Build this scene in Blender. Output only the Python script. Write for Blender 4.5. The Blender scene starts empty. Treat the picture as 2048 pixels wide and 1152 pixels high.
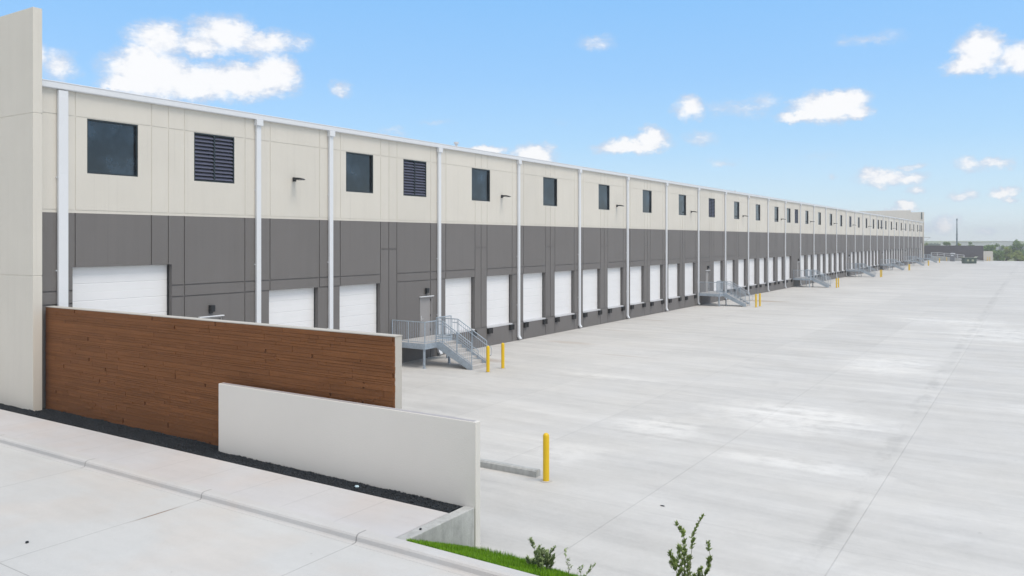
import bpy, bmesh, math, random
from mathutils import Vector, Matrix, noise
R = math.radians
random.seed(7)
S = bpy.context.scene
COL = S.collection

# ------------------------------------------------------------------ camera
cam_d = bpy.data.cameras.new('camera'); cam = bpy.data.objects.new('camera', cam_d); COL.objects.link(cam)
cam_d.sensor_width = 36.0
cam_d.lens = 36.0 * 1612 / 2048
cam_d.shift_y = -96 / 2048
cam_d.clip_start = 0.5; cam_d.clip_end = 9000
cam.location = (0, 0, 6.2); cam.rotation_euler = (R(90), 0, R(32.979))
S.camera = cam
S.render.resolution_x = 1024; S.render.resolution_y = 576

# ------------------------------------------------------------------ colour management
S.view_settings.view_transform = 'Standard'; S.view_settings.look = 'None'
S.view_settings.exposure = 0.72; S.view_settings.gamma = 1.0
S.view_settings.use_curve_mapping = False

# ------------------------------------------------------------------ node helper
class NT:
    def __init__(self, nt): self.nt = nt; self.n = nt.nodes; self.l = nt.links
    def node(self, t, **kw):
        n = self.n.new(t)
        for k, v in kw.items(): setattr(n, k, v)
        return n
    def put(self, sock, v):
        if isinstance(v, bpy.types.NodeSocket): self.l.new(v, sock)
        else:
            if isinstance(v, (tuple, list)) and len(v) == 3 and sock.type == 'RGBA': v = (*v, 1)
            sock.default_value = v
    def m(self, op, a, b=0.0, c=None, clamp=False):
        n = self.node('ShaderNodeMath', operation=op, use_clamp=clamp)
        self.put(n.inputs[0], a); self.put(n.inputs[1], b)
        if c is not None: self.put(n.inputs[2], c)
        return n.outputs[0]
    def vm(self, op, a, b=(0, 0, 0)):
        n = self.node('ShaderNodeVectorMath', operation=op)
        self.put(n.inputs[0], a)
        if op == 'SCALE': self.put(n.inputs[3], b)
        else: self.put(n.inputs[1], b)
        return n.outputs['Value'] if op in ('LENGTH', 'DOT_PRODUCT') else n.outputs[0]
    def mix(self, f, a, b, blend='MIX'):
        n = self.node('ShaderNodeMix', data_type='RGBA', blend_type=blend)
        self.put(n.inputs[0], f); self.put(n.inputs[6], a); self.put(n.inputs[7], b)
        return n.outputs[2]
    def noise(self, vec, scale, detail=3.0, rough=0.55):
        n = self.node('ShaderNodeTexNoise')
        self.put(n.inputs['Vector'], vec); self.put(n.inputs['Scale'], scale)
        self.put(n.inputs['Detail'], detail); self.put(n.inputs['Roughness'], rough)
        return n.outputs['Fac']
    def sep(self, v):
        n = self.node('ShaderNodeSeparateXYZ'); self.put(n.inputs[0], v); return n.outputs
    def comb(self, x, y, z):
        n = self.node('ShaderNodeCombineXYZ')
        for i, v in enumerate((x, y, z)): self.put(n.inputs[i], v)
        return n.outputs[0]
    def smooth(self, v, a, b, c=0.0, d=1.0):
        n = self.node('ShaderNodeMapRange', interpolation_type='SMOOTHSTEP')
        self.put(n.inputs[0], v)
        for i, x in enumerate((a, b, c, d)): self.put(n.inputs[1 + i], x)
        return n.outputs[0]
    def stretch(self, vec, s):
        n = self.node('ShaderNodeMapping'); self.put(n.inputs['Vector'], vec); n.inputs['Scale'].default_value = s
        return n.outputs[0]

# ------------------------------------------------------------------ sky
SUN_EL, SUN_AZ = 60.0, 88.0            # azimuth clockwise from +Y
W = bpy.data.worlds.new('World'); S.world = W; W.use_nodes = True
w = NT(W.node_tree); w.n.clear()
out = w.node('ShaderNodeOutputWorld'); bg = w.node('ShaderNodeBackground')
sky = w.node('ShaderNodeTexSky', sky_type='NISHITA', sun_disc=False)
sky.sun_elevation = R(SUN_EL); sky.sun_rotation = R(SUN_AZ)
sky.altitude = 100; sky.air_density = 1.0; sky.dust_density = 0.6; sky.ozone_density = 1.5
gen = w.node('ShaderNodeTexCoord').outputs['Generated']
dx, dy, dz = w.sep(gen)
az = w.m('ARCTAN2', dx, dy)
el = w.m('ARCSINE', dz)
P = w.comb(az, el, 0.0)
# cloud puffs: azimuth, elevation, half width, half height, density
PUFFS = [(-0.9977, 0.1846, 0.049, 0.0272, 1), (-0.9476, 0.1801, 0.0592, 0.0196, 1), (-0.9011, 0.1859, 0.0613, 0.02, 1), (-0.8644, 0.1938, 0.0314, 0.0208, 1), (-1.0054, 0.2003, 0.0256, 0.0158, 1), (-1.0283, 0.1723, 0.0226, 0.0123, 1), (-0.9873, 0.2236, 0.0339, 0.0193, 0.8), (-0.9177, 0.2363, 0.0413, 0.0199, 0.85), (-0.873, 0.2301, 0.0397, 0.0148, 0.75), (-0.9449, 0.2219, 0.0324, 0.0127, 0.75), (-0.8328, 0.2327, 0.0162, 0.0096, 0.4), (-1.089, 0.1869, 0.0198, 0.0162, 0.6), (-1.1145, 0.1945, 0.0192, 0.016, 0.6), (-0.7846, 0.183, 0.0142, 0.0097, 0.5), (-0.473, 0.2391, 0.0258, 0.0099, 0.38), (-0.1576, 0.2241, 0.0363, 0.0074, 0.3), (-0.1838, 0.2211, 0.0159, 0.0046, 0.25), (-0.0495, 0.1985, 0.0241, 0.0204, 0.95), (-0.0612, 0.1879, 0.0235, 0.0108, 0.95), (-0.0132, 0.1893, 0.0222, 0.0157, 0.95), (0.0173, 0.1931, 0.0256, 0.018, 0.95), (-0.3582, 0.1598, 0.0201, 0.0145, 0.75), (-0.3143, 0.1575, 0.0347, 0.0108, 0.3), (-0.2714, 0.1614, 0.0215, 0.0095, 0.35), (-0.2942, 0.1526, 0.0344, 0.0083, 0.35), (-0.2025, 0.1519, 0.0403, 0.0162, 1), (-0.1838, 0.1564, 0.0276, 0.0138, 1), (-0.2269, 0.1447, 0.0301, 0.0076, 0.9), (-0.1706, 0.1444, 0.0183, 0.0086, 0.9), (-0.4242, 0.1148, 0.0424, 0.0098, 1), (-0.4042, 0.1216, 0.0205, 0.0134, 1), (-0.4363, 0.1138, 0.0365, 0.0061, 0.9), (-0.3464, 0.122, 0.0235, 0.0079, 0.4), (-0.3201, 0.0928, 0.0221, 0.0054, 0.35), (-0.5471, 0.1038, 0.0273, 0.0136, 1), (-0.606, 0.1093, 0.026, 0.0056, 0.9), (-0.1422, 0.0719, 0.0307, 0.0101, 0.8), (-0.1576, 0.0764, 0.0155, 0.0079, 0.8), (-0.1169, 0.0689, 0.0175, 0.0067, 0.7), (-0.1144, 0.082, 0.0169, 0.0044, 0.45), (-0.1105, 0.0559, 0.0089, 0.005, 0.6), (-0.0589, 0.0834, 0.0169, 0.0065, 0.55), (-0.0357, 0.0828, 0.0173, 0.0064, 0.6), (-0.0659, 0.0482, 0.0142, 0.006, 0.6), (-0.0289, 0.0503, 0.0136, 0.0064, 0.8), (-0.023, 0.0422, 0.0072, 0.0032, 0.6), (-0.1966, 0.0736, 0.0064, 0.004, 0.4), (-0.1229, 0.0374, 0.011, 0.0061, 0.9), (-0.132, 0.0319, 0.0152, 0.0028, 0.6), (-0.085, 0.0181, 0.0125, 0.0082, 0.65), (-0.1021, 0.0138, 0.0069, 0.0066, 0.5), (-0.0426, 0.0096, 0.011, 0.0048, 0.45), (-0.0707, 0.0217, 0.0057, 0.0043, 0.3), (-0.6708, 0.1453, 0.0258, 0.0037, 0.22), (-0.7258, 0.1329, 0.0243, 0.0049, 0.25), (-0.2106, 0.097, 0.0325, 0.0041, 0.15), (-0.5161, 0.1445, 0.0124, 0.0025, 0.15),
         (0.5, .2, .12, .04, .8), (.75, .3, .15, .06, .9), (1.1, .2, .2, .05, .8), (1.5, .35, .2, .08, .8), (2.0, .25, .2, .06, .8), (.3, .42, .2, .06, .7), (1.0, .55, .3, .1, .7)]
wob = w.node('ShaderNodeTexNoise'); wob.inputs['Scale'].default_value = 34; wob.inputs['Detail'].default_value = 8; wob.inputs['Roughness'].default_value = .68
w.l.new(w.stretch(P, (1, 1.25, 1)), wob.inputs['Vector'])
off = w.vm('SUBTRACT', wob.outputs['Color'], (.5, .5, .5))
PW = w.vm('ADD', P, w.vm('MULTIPLY', off, (.036, .030, 0)))
dens = None; low = None
for (ca, ce, ra, re, al) in PUFFS:
    d = w.vm('MULTIPLY', w.vm('SUBTRACT', PW, (ca, ce, 0)), (1 / ra, .9 / re, 0))
    # flat-bottomed puff: the underside falls off faster than the top
    L = w.vm('LENGTH', d)
    v = w.m('MULTIPLY', w.m('SUBTRACT', 1.30, L, clamp=True), al)
    dens = v if dens is None else w.m('SMOOTH_MAX', dens, v, .05)
fine = w.noise(w.stretch(P, (1, 2, 1)), 120, 4, .6)
dn = w.m('ADD', dens, w.m('MULTIPLY', w.m('SUBTRACT', fine, .5), w.smooth(dens, 0, .25, 0, .42)))
alpha = w.m('POWER', w.smooth(dn, .0, .70, 0, 1), .8); alpha = w.m('MULTIPLY', alpha, .97)
ramp = w.node('ShaderNodeValToRGB'); w.put(ramp.inputs[0], w.m('MULTIPLY', el, 1 / 1.5708, clamp=True))
cr = ramp.color_ramp; cr.elements[0].position = 0.0; cr.elements[1].position = 1.0
stops = [(0.0, (3.9, 4.4, 4.75)), (.03, (2.8, 3.8, 4.65)), (.075, (1.95, 3.3, 4.75)), (.125, (1.5, 2.95, 4.85)), (.185, (1.2, 2.75, 4.85)), (1.0, (4.7, 4.9, 5.0))]
for k_, (p_, c_) in enumerate(stops):
    e = cr.elements[0] if k_ == 0 else cr.elements[len(cr.elements) - 1] if k_ == len(stops) - 1 else cr.elements.new(p_)
    e.color = (c_[0] / 5, c_[1] / 5, c_[2] / 5, 1)
clear = w.mix(.82, sky.outputs[0], w.vm('SCALE', ramp.outputs[0], 5.0))
# unseen bright overcast, added behind and above the camera as neutral fill light
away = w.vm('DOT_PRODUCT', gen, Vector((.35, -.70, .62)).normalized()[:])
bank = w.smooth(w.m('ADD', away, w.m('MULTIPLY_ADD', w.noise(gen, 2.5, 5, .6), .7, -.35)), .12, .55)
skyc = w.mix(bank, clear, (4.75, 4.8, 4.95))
shade = w.smooth(w.m('ADD', dn, w.m('MULTIPLY_ADD', w.noise(w.stretch(w.vm('ADD', P, (0, .012, 0)), (1, 1.6, 1)), 40, 6, .62), 1.6, -.82)), .12, .78)
cloudc = w.mix(shade, (3.0, 3.4, 4.1), (4.9, 4.9, 4.95))
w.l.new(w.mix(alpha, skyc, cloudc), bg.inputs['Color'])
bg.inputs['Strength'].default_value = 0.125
w.l.new(bg.outputs[0], out.inputs['Surface'])

# ------------------------------------------------------------------ sun (soft, through thin cloud)
sd = bpy.data.lights.new('sun', 'SUN'); so = bpy.data.objects.new('sun', sd); COL.objects.link(so)
sd.energy = 1.15; sd.angle = R(28); sd.color = (1.0, .91, .80)
a_, e_ = R(SUN_AZ), R(SUN_EL)
sv = Vector((math.sin(a_) * math.cos(e_), math.cos(a_) * math.cos(e_), math.sin(e_)))
so.rotation_euler = sv.to_track_quat('Z', 'Y').to_euler(); so.location = (20, 40, 60)

# ------------------------------------------------------------------ materials
def mat(name):
    m = bpy.data.materials.new(name); m.use_nodes = True
    t = NT(m.node_tree); b = t.n['Principled BSDF']
    t.pos = t.node('ShaderNodeNewGeometry').outputs['Position']
    return m, t, b
def bump(t, b, h, dist=.01, strength=.5):
    n = t.node('ShaderNodeBump'); n.inputs['Distance'].default_value = dist; n.inputs['Strength'].default_value = strength
    t.put(n.inputs['Height'], h); t.l.new(n.outputs[0], b.inputs['Normal'])
def simple(name, c, rough=.6, metal=0.0, var=.06, scale=3.0, spec=.5, bd=0):
    m, t, b = mat(name)
    n = t.noise(t.pos, scale, 4)
    k = t.m('MULTIPLY_ADD', n, 2 * var, 1 - var)
    t.put(b.inputs['Base Color'], t.vm('SCALE', tuple(c), k))
    b.inputs['Roughness'].default_value = rough; b.inputs['Metallic'].default_value = metal
    b.inputs['Specular IOR Level'].default_value = spec
    if bd: bump(t, b, t.noise(t.pos, 60, 3), bd, .6)
    return m
def painted(name, c, streak=.05, panels=True):
    """painted concrete: roller texture, slight vertical weather streaks and cloudy variation"""
    m, t, b = mat(name)
    n1 = t.noise(t.pos, .45, 3); n2 = t.noise(t.stretch(t.pos, (2.2, 2.2, .16)), 1.6, 5, .65)
    n3 = t.noise(t.pos, 45, 2)
    k = t.m('ADD', t.m('MULTIPLY_ADD', n1, .12, .94), t.m('MULTIPLY_ADD', n2, 2 * streak, -streak))
    k = t.m('ADD', k, t.m('MULTIPLY_ADD', n3, .10, -.05))
    if not panels: k = t.m('MULTIPLY_ADD', n1, .08, .96)
    wn = t.node('ShaderNodeTexWhiteNoise', noise_dimensions='1D')      # each tilt-up panel cured to its own tone
    t.put(wn.inputs['W'], t.m('FLOOR', t.m('DIVIDE', t.m('SUBTRACT', t.sep(t.pos)[1], 26.14), 3.96)))
    k = t.m('ADD', k, t.m('MULTIPLY_ADD', wn.outputs['Value'], .05 if panels else 0.0, -.025 if panels else 0.0))
    run = t.m('MULTIPLY', t.smooth(t.noise(t.stretch(t.pos, (5, 5, .12)), 1.3, 5, .7), .56, .72), -.07 if panels else 0.0)
    k = t.m('ADD', k, run)
    t.put(b.inputs['Base Color'], t.vm('SCALE', tuple(c), k))
    b.inputs['Roughness'].default_value = .85; b.inputs['Specular IOR Level'].default_value = .25
    bump(t, b, n3, .006, .5)
    return m
CREAM = painted('cream_paint', (.648, .624, .568), .035)
GREY = painted('grey_paint', (.168, .161, .159), .06)
OFFWHITE = painted('offwhite_stucco', (.685, .668, .635), .015, False)
ENDC = painted('sealed_concrete_end', (.50, .48, .44), .05)
WHITE = simple('white_metal', (.70, .725, .76), .45, 0, .03, 1.5)
DOORW = simple('white_door', (.78, .79, .81), .5, 0, .05, .9)
BLACK = simple('black_metal', (.010, .012, .015), .5, 0, .2)
RUBBER = simple('black_rubber', (.012, .012, .013), .8, 0, .3, 12)
FRAME = simple('dark_frame', (.012, .022, .028), .4, 0, .1)
BLADE = simple('louvre_blade', (.10, .11, .165), .4, 0.0, .1, 4)
GREYDOOR = simple('grey_door_paint', (.30, .29, .29), .5, 0, .04)
STEEL = simple('light_steel', (.62, .63, .65), .5, .2, .08)
YELLOW = simple('yellow_plastic', (.76, .50, .004), .38, 0, .05, 8)
ROOFM = simple('white_roof_membrane', (.6, .6, .6), .8)
DGREEN = simple('green_painted_steel', (.035, .075, .06), .5, 0, .25, 2)
PORTA = simple('grey_plastic', (.17, .18, .21), .5, 0, .05)
DARKWALL = simple('dark_block_wall', (.095, .085, .10), .85, 0, .22, 1.6)
BARK = simple('bark', (.11, .085, .06), .9, 0, .25, 14)
TWIG = simple('twig', (.16, .16, .09), .8, 0, .2, 30)

def galv():
    m, t, b = mat('galvanised_steel')
    v = t.node('ShaderNodeTexVoronoi'); t.put(v.inputs['Vector'], t.pos); v.inputs['Scale'].default_value = 22
    n = t.noise(t.pos, 2.5, 4)
    k = t.m('ADD', t.m('MULTIPLY_ADD', n, .5, .62), t.m('MULTIPLY', t.sep(v.outputs['Color'])[0], .18))
    t.put(b.inputs['Base Color'], t.vm('SCALE', (.40, .47, .545), k))
    b.inputs['Metallic'].default_value = .25; b.inputs['Roughness'].default_value = .5
    return m
GALV = galv()
TREADM = simple('concrete_filled_tread', (.50, .49, .48), .8, 0, .12, 6)

def glass():
    m, t, b = mat('tinted_glass')
    n = t.noise(t.pos, .5, 2)
    t.put(b.inputs['Base Color'], t.vm('SCALE', (.020, .034, .052), t.smooth(t.noise(t.pos, .9, 5, .6), .40, .72, .05, 1.3)))  # mottled base colour paints uneven reflections into the glass
    b.inputs['Roughness'].default_value = .04; b.inputs['IOR'].default_value = 1.72
    b.inputs['Specular IOR Level'].default_value = .5
    bump(t, b, t.noise(t.pos, .7, 1), .004, .4)
    return m
GLASS = glass()

def jl(t, coord, off, step, wd):
    """1 on a thin joint line repeated every step metres"""
    f = t.m('FRACT', t.m('ADD', t.m('DIVIDE', t.m('SUBTRACT', coord, off), step), .5))
    d = t.m('MULTIPLY', t.m('ABSOLUTE', t.m('SUBTRACT', f, .5)), step)
    return t.smooth(d, wd * .5, wd, 1, 0)
def ell(t, pos, cx, cy, rx, ry, wob=.0):
    d = t.vm('MULTIPLY', t.vm('SUBTRACT', pos, (cx, cy, 0)), (1 / rx, 1 / ry, 0))
    L = t.vm('LENGTH', d)
    if wob: L = t.m('ADD', L, t.m('MULTIPLY_ADD', t.noise(pos, 1.2, 5, .65), 2 * wob, -wob))
    return t.smooth(L, .25, 1.0, 1, 0)

def court_mat():
    m, t, b = mat('broom_finished_concrete')
    p = t.pos; x, y, z = t.sep(p)
    warp = t.m('MULTIPLY_ADD', t.noise(p, .12, 2), 3.0, -1.5)
    pw = t.comb(x, t.m('ADD', y, t.m('MULTIPLY', x, .04)), 0.0)
    st1 = t.noise(t.stretch(pw, (.10, 1.3, 1)), 1.0, 6, .62)
    st2 = t.noise(t.stretch(pw, (.5, 7.0, 1)), 1.0, 4, .6)
    big = t.noise(p, .09, 4, .55)
    mid = t.noise(t.stretch(p, (.35, .9, 1)), .5, 5, .62)
    grain = t.noise(p, 9, 4, .7); mott = t.noise(p, 1.6, 5, .7)
    # pour lanes and slab-to-slab difference
    lane = t.m('FLOOR', t.m('DIVIDE', t.m('ADD', x, 3.25), 4.62))
    slab = t.m('FLOOR', t.m('DIVIDE', t.m('SUBTRACT', y, 17.1), 4.2))
    wn = t.node('ShaderNodeTexWhiteNoise', noise_dimensions='3D'); t.put(wn.inputs['Vector'], t.comb(lane, t.m('FLOOR', t.m('DIVIDE', slab, 4.0)), 0.0))
    wn2 = t.node('ShaderNodeTexWhiteNoise', noise_dimensions='3D'); t.put(wn2.inputs['Vector'], t.comb(lane, slab, 3.0))
    k = t.m('ADD', 1.0, t.m('MULTIPLY_ADD', st1, .40, -.20))
    k = t.m('ADD', k, t.m('MULTIPLY_ADD', st2, .10, -.05))
    k = t.m('ADD', k, t.m('MULTIPLY_ADD', big, .22, -.11))
    k = t.m('ADD', k, t.m('MULTIPLY_ADD', mid, .34, -.17))
    k = t.m('ADD', k, t.m('MULTIPLY_ADD', grain, .14, -.07))
    k = t.m('ADD', k, t.m('MULTIPLY_ADD', mott, .20, -.10))
    k = t.m('ADD', k, t.m('MULTIPLY_ADD', wn.outputs['Value'], .06, -.03))
    k = t.m('ADD', k, t.m('MULTIPLY_ADD', wn2.outputs['Value'], .04, -.02))
    # pale laitance patches with broomed edges, all bounded by the lane joints
    for (cx, cy, rx, ry, a) in ((-7, 29, 4.2, 3.0, .24), (-10.5, 25.0, 2.2, 2.2, .20), (-5.5, 23.0, 3.2, .9, .22), (-11.5, 20.5, 1.6, 1.5, .16), (-1.5, 62, 5, 7, .22), (1.5, 35, 3, 1.6, .26), (-6.0, 44, 3, 5, .18), (-16, 33, 4, .8, .14), (-6, 70, 6, 5, .18)):
        e = ell(t, p, cx, cy, rx, ry, .35)
        k = t.m('ADD', k, t.m('MULTIPLY', t.m('MULTIPLY', e, a), t.smooth(t.m('ADD', t.m('MULTIPLY', st1, .45), t.m('MULTIPLY', mott, .55)), .34, .56)))
    # tyre scuffing beside the lane joint, faint turning marks
    sc = t.m('MULTIPLY', t.smooth(t.m('ABSOLUTE', t.m('SUBTRACT', t.m('ADD', x, t.m('MULTIPLY', warp, .12)), -3.65)), .10, .34, 1, 0), t.smooth(t.noise(t.stretch(p, (.8, .3, 1)), 1.5, 5, .7), .42, .6))
    k = t.m('SUBTRACT', k, t.m('MULTIPLY', sc, .12))
    for (cx, cy, r) in ((-16, 34, 8.5), (-16, 34, 6.7), (3, 30, 9.2), (-12, 66, 11), (-12, 66, 9.1), (6, 12, 9.9)):
        dd = t.m('ABSOLUTE', t.m('SUBTRACT', t.vm('LENGTH', t.vm('MULTIPLY', t.vm('SUBTRACT', p, (cx, cy, 0)), (1, 1, 0))), r))
        tm = t.m('MULTIPLY', t.smooth(dd, .05, .2, 1, 0), t.smooth(t.noise(p, .5, 3), .45, .65))
        k = t.m('SUBTRACT', k, t.m('MULTIPLY', tm, .05))
    j = t.m('MAXIMUM', jl(t, x, -3.25, 4.62, .016), t.m('MULTIPLY', jl(t, y, 17.1, 4.2, .02), .45))
    jn = t.m('MULTIPLY', j, t.smooth(t.noise(p, 2.5, 3), .2, .5, .35, 1))
    k = t.m('SUBTRACT', k, t.m('MULTIPLY', jn, .18))
    spots = t.node('ShaderNodeTexVoronoi'); t.put(spots.inputs['Vector'], t.stretch(p, (1, 1.6, 1))); spots.inputs['Scale'].default_value = .9
    sp = t.smooth(spots.outputs['Distance'], .02, .045, 1, 0)
    k = t.m('SUBTRACT', k, t.m('MULTIPLY', sp, .22))
    tint = t.mix(t.noise(p, .35, 4), (.56, .545, .515), (.54, .54, .535))
    c = t.vm('SCALE', tint, k)
    # rusty run-off below the downspouts and under the first stair
    rust = None
    for (cx, cy, rx, ry, a) in ((-24.6, 34.2, 2.6, .9, .55), (-23.6, 42.8, 2.4, .7, .35), (-25.3, 32.0, 1.4, 1.4, .35), (-24.8, 58.2, 1.8, .5, .3), (-23.2, 82.5, 3.2, 1.1, .75), (-24.2, 50.2, 2, .4, .2), (-18.5, 39.5, 2.0, .25, .25)):
        e = t.m('MULTIPLY', ell(t, p, cx, cy, rx, ry, .4), a)
        rust = e if rust is None else t.m('MAXIMUM', rust, e)
    c = t.mix(rust, c, (.36, .27, .20))
    t.put(b.inputs['Base Color'], c)
    b.inputs['Roughness'].default_value = .85; b.inputs['Specular IOR Level'].default_value = .3
    bump(t, b, t.m('SUBTRACT', t.m('ADD', t.m('MULTIPLY', grain, .3), t.m('MULTIPLY', st2, .5)), j), .006, .5)
    return m
def slab_mat(name, tint, jx=None, jy=None, wet=.0, scale=1.0, jd=.4):
    m, t, b = mat(name)
    p = t.pos; x, y, z = t.sep(p)
    k = t.m('ADD', 1.0, t.m('MULTIPLY_ADD', t.noise(p, .35, 5, .6), .26, -.13))
    k = t.m('ADD', k, t.m('MULTIPLY_ADD', t.noise(t.stretch(p, (.6, 3, 1)), 1.3, 4), .12, -.06))
    k = t.m('ADD', k, t.m('MULTIPLY_ADD', t.noise(p, 14, 4, .75), .13, -.065))
    j = 0.0
    if jx: j = jl(t, x, jx[0], jx[1], jx[2])
    if jy:
        j2 = jl(t, y, jy[0], jy[1], jy[2]); j = t.m('MAXIMUM', j, j2)
    if jx or jy: k = t.m('SUBTRACT', k, t.m('MULTIPLY', j, jd))
    tt = t.mix(t.smooth(t.noise(p, .5, 4), .4, .65), tint, tuple(c * f for c, f in zip(tint, (1.0, .96, .93))))
    if name == 'drive_concrete':      # rust bled along one slab joint
        tt = t.mix(t.m('MULTIPLY', ell(t, p, -14.87, 9.75, .035, .75), .8), tt, (.20, .11, .06))
        spv = t.node('ShaderNodeTexVoronoi'); t.put(spv.inputs['Vector'], p); spv.inputs['Scale'].default_value = 1.3
        k = t.m('SUBTRACT', k, t.m('MULTIPLY', t.smooth(spv.outputs['Distance'], .012, .03, 1, 0), .35))
    t.put(b.inputs['Base Color'], t.vm('SCALE', tt, k))
    b.inputs['Roughness'].default_value = .85; b.inputs['Specular IOR Level'].default_value = .3
    bump(t, b, t.noise(p, 18, 4, .7), .004, .5)
    return m
COURT = court_mat()
DRIVE = slab_mat('drive_concrete', (.535, .54, .535), (-14.9, 4.5, .013), (6.8, 4.5, .013), jd=.3)
WALK = slab_mat('sidewalk_concrete', (.52, .518, .528), (-21.95, 1.53, .012), jd=.2)
KERB = slab_mat('kerb_concrete', (.52, .52, .52), (-14.9, 4.5, .018), jd=.5)

def raw_concrete():
    m, t, b = mat('raw_formed_concrete')
    p = t.pos
    s = t.noise(t.stretch(p, (3, 3, .35)), 2.5, 6, .7); n = t.noise(p, 3.0, 6, .7); pit = t.noise(p, 35, 3, .7)
    k = t.m('ADD', t.m('MULTIPLY_ADD', s, .7, .35), t.m('MULTIPLY_ADD', n, .8, -.1))
    k = t.m('ADD', k, t.m('MULTIPLY_ADD', pit, .3, -.15))
    t.put(b.inputs['Base Color'], t.vm('SCALE', (.42, .43, .425), k))
    b.inputs['Roughness'].default_value = .9
    bump(t, b, t.m('ADD', pit, n), .01, .6)
    return m
RAW = raw_concrete()
def brown():
    m, t, b = mat('brown_stained_ledgestone')
    p = t.pos
    lay = t.noise(t.stretch(p, (.7, .7, 26)), 1.0, 5, .7); n = t.noise(p, .9, 5, .65); g = t.noise(p, 30, 4, .75)
    k = t.m('ADD', t.m('MULTIPLY_ADD', lay, .75, .50), t.m('MULTIPLY_ADD', n, .5, -.25))
    k = t.m('ADD', k, t.m('MULTIPLY_ADD', g, .5, -.25))
    isl = t.node('ShaderNodeNewGeometry').outputs['Random Per Island']
    base = t.mix(t.m('MULTIPLY_ADD', isl, .38, t.m('MULTIPLY', n, .6)), (.262, .112, .045), (.165, .070, .030))
    t.put(b.inputs['Base Color'], t.vm('SCALE', base, k))
    b.inputs['Roughness'].default_value = .85; b.inputs['Specular IOR Level'].default_value = .12
    bump(t, b, t.m('ADD', lay, t.m('MULTIPLY', g, .5)), .018, .8)
    return m
BROWN = brown()
GRAVELM = simple('black_lava_rock', (.009, .014, .020), .75, 0, .6, 30)
GBASE = simple('gravel_bed', (.006, .009, .013), .95, 0, .4, 20)

def leafmat(name, c1, c2, sc=1.5):
    m, t, b = mat(name)
    oi = t.node('ShaderNodeNewGeometry').outputs['Random Per Island']
    n = t.noise(t.pos, sc, 3)
    t.put(b.inputs['Base Color'], t.mix(t.m('ADD', t.m('MULTIPLY', oi, .6), t.m('MULTIPLY', n, .4)), c1, c2))
    b.inputs['Roughness'].default_value = .6; b.inputs['Specular IOR Level'].default_value = .25
    b.inputs['Subsurface Weight'].default_value = 0
    return m
LEAF_A = leafmat('leaf_green', (.07, .14, .03), (.22, .34, .08), .25)
LEAF_B = leafmat('leaf_yellowgreen', (.14, .20, .04), (.36, .42, .11), .25)
LEAF_S = leafmat('shrub_leaf', (.11, .18, .04), (.34, .42, .13), 4)
LEAF_G = leafmat('grey_green_leaf', (.15, .23, .09), (.40, .48, .24), 4)
GRASSM = leafmat('grass_blade', (.07, .21, .004), (.25, .46, .02), 2.5)
SOIL = simple('soil', (.10, .17, .03), .95, 0, .3, 6)
FIELD = simple('field_grass', (.23, .26, .13), .95, 0, .3, .08)
FARWOODS = leafmat('far_woods_leaf', (.06, .09, .05), (.10, .14, .07), .05)

# ------------------------------------------------------------------ mesh helpers
def link(name, bm, m, parent=None, smooth=False):
    me = bpy.data.meshes.new(name); bm.to_mesh(me); bm.free()
    if smooth:
        for p in me.polygons: p.use_smooth = True
    for x in (m if isinstance(m, (list, tuple)) else [m]): me.materials.append(x)
    o = bpy.data.objects.new(name, me); COL.objects.link(o)
    if parent: o.parent = parent
    return o
def tag(o, label=None, cat=None, group=None, kind=None):
    if label: o['label'] = label
    if cat: o['category'] = cat
    if group: o['group'] = group
    if kind: o['kind'] = kind
    return o
def empty(name, loc, label, cat, group=None, rz=0):
    o = bpy.data.objects.new(name, None); COL.objects.link(o); o.location = loc; o.rotation_euler = (0, 0, rz)
    o.empty_display_size = .3
    return tag(o, label, cat, group)
def box(bm, x0, x1, y0, y1, z0, z1, bev=0.0, mi=0):
    r = bmesh.ops.create_cube(bm, size=1)
    bmesh.ops.scale(bm, vec=(x1 - x0, y1 - y0, z1 - z0), verts=r['verts'])
    bmesh.ops.translate(bm, vec=((x0 + x1) / 2, (y0 + y1) / 2, (z0 + z1) / 2), verts=r['verts'])
    fs = {f for v in r['verts'] for f in v.link_faces}
    for f in fs: f.material_index = mi
    if bev:
        es = {e for v in r['verts'] for e in v.link_edges}
        bmesh.ops.bevel(bm, geom=list(es), offset=bev, segments=2, affect='EDGES', profile=.5)
def tube(bm, pts, r, n=8, caps=True):
    pts = [Vector(p) for p in pts]; rings = []
    for i, p in enumerate(pts):
        if i == 0: d = pts[1] - p
        elif i == len(pts) - 1: d = p - pts[-2]
        else: d = (pts[i + 1] - p).normalized() + (p - pts[i - 1]).normalized()
        d.normalize()
        u = d.cross(Vector((0, 0, 1)));
        if u.length < .05: u = d.cross(Vector((0, 1, 0)))
        u.normalize(); v = d.cross(u)
        rr = r[i] if isinstance(r, (list, tuple)) else r
        rings.append([bm.verts.new(p + (u * math.cos(2 * math.pi * k / n) + v * math.sin(2 * math.pi * k / n)) * rr) for k in range(n)])
    for a, b in zip(rings, rings[1:]):
        for k in range(n): bm.faces.new((a[k], a[(k + 1) % n], b[(k + 1) % n], b[k]))
    if caps: bm.faces.new(rings[0][::-1]); bm.faces.new(rings[-1])
def prism(bm, poly, y0, y1, axis='y'):
    """extrude an (x, z) outline along y, or a (y, z) outline along x"""
    if axis == 'y': mk = lambda a, b, t: (a, t, b)
    else: mk = lambda a, b, t: (t, a, b)
    A = [bm.verts.new(mk(a, b, y0)) for a, b in poly]; B = [bm.verts.new(mk(a, b, y1)) for a, b in poly]
    n = len(poly)
    for i in range(n): bm.faces.new((A[i], A[(i + 1) % n], B[(i + 1) % n], B[i]))
    bm.faces.new(A[::-1]); bm.faces.new(B)
    bmesh.ops.recalc_face_normals(bm, faces=bm.faces[:])
BM = bmesh.new

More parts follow.
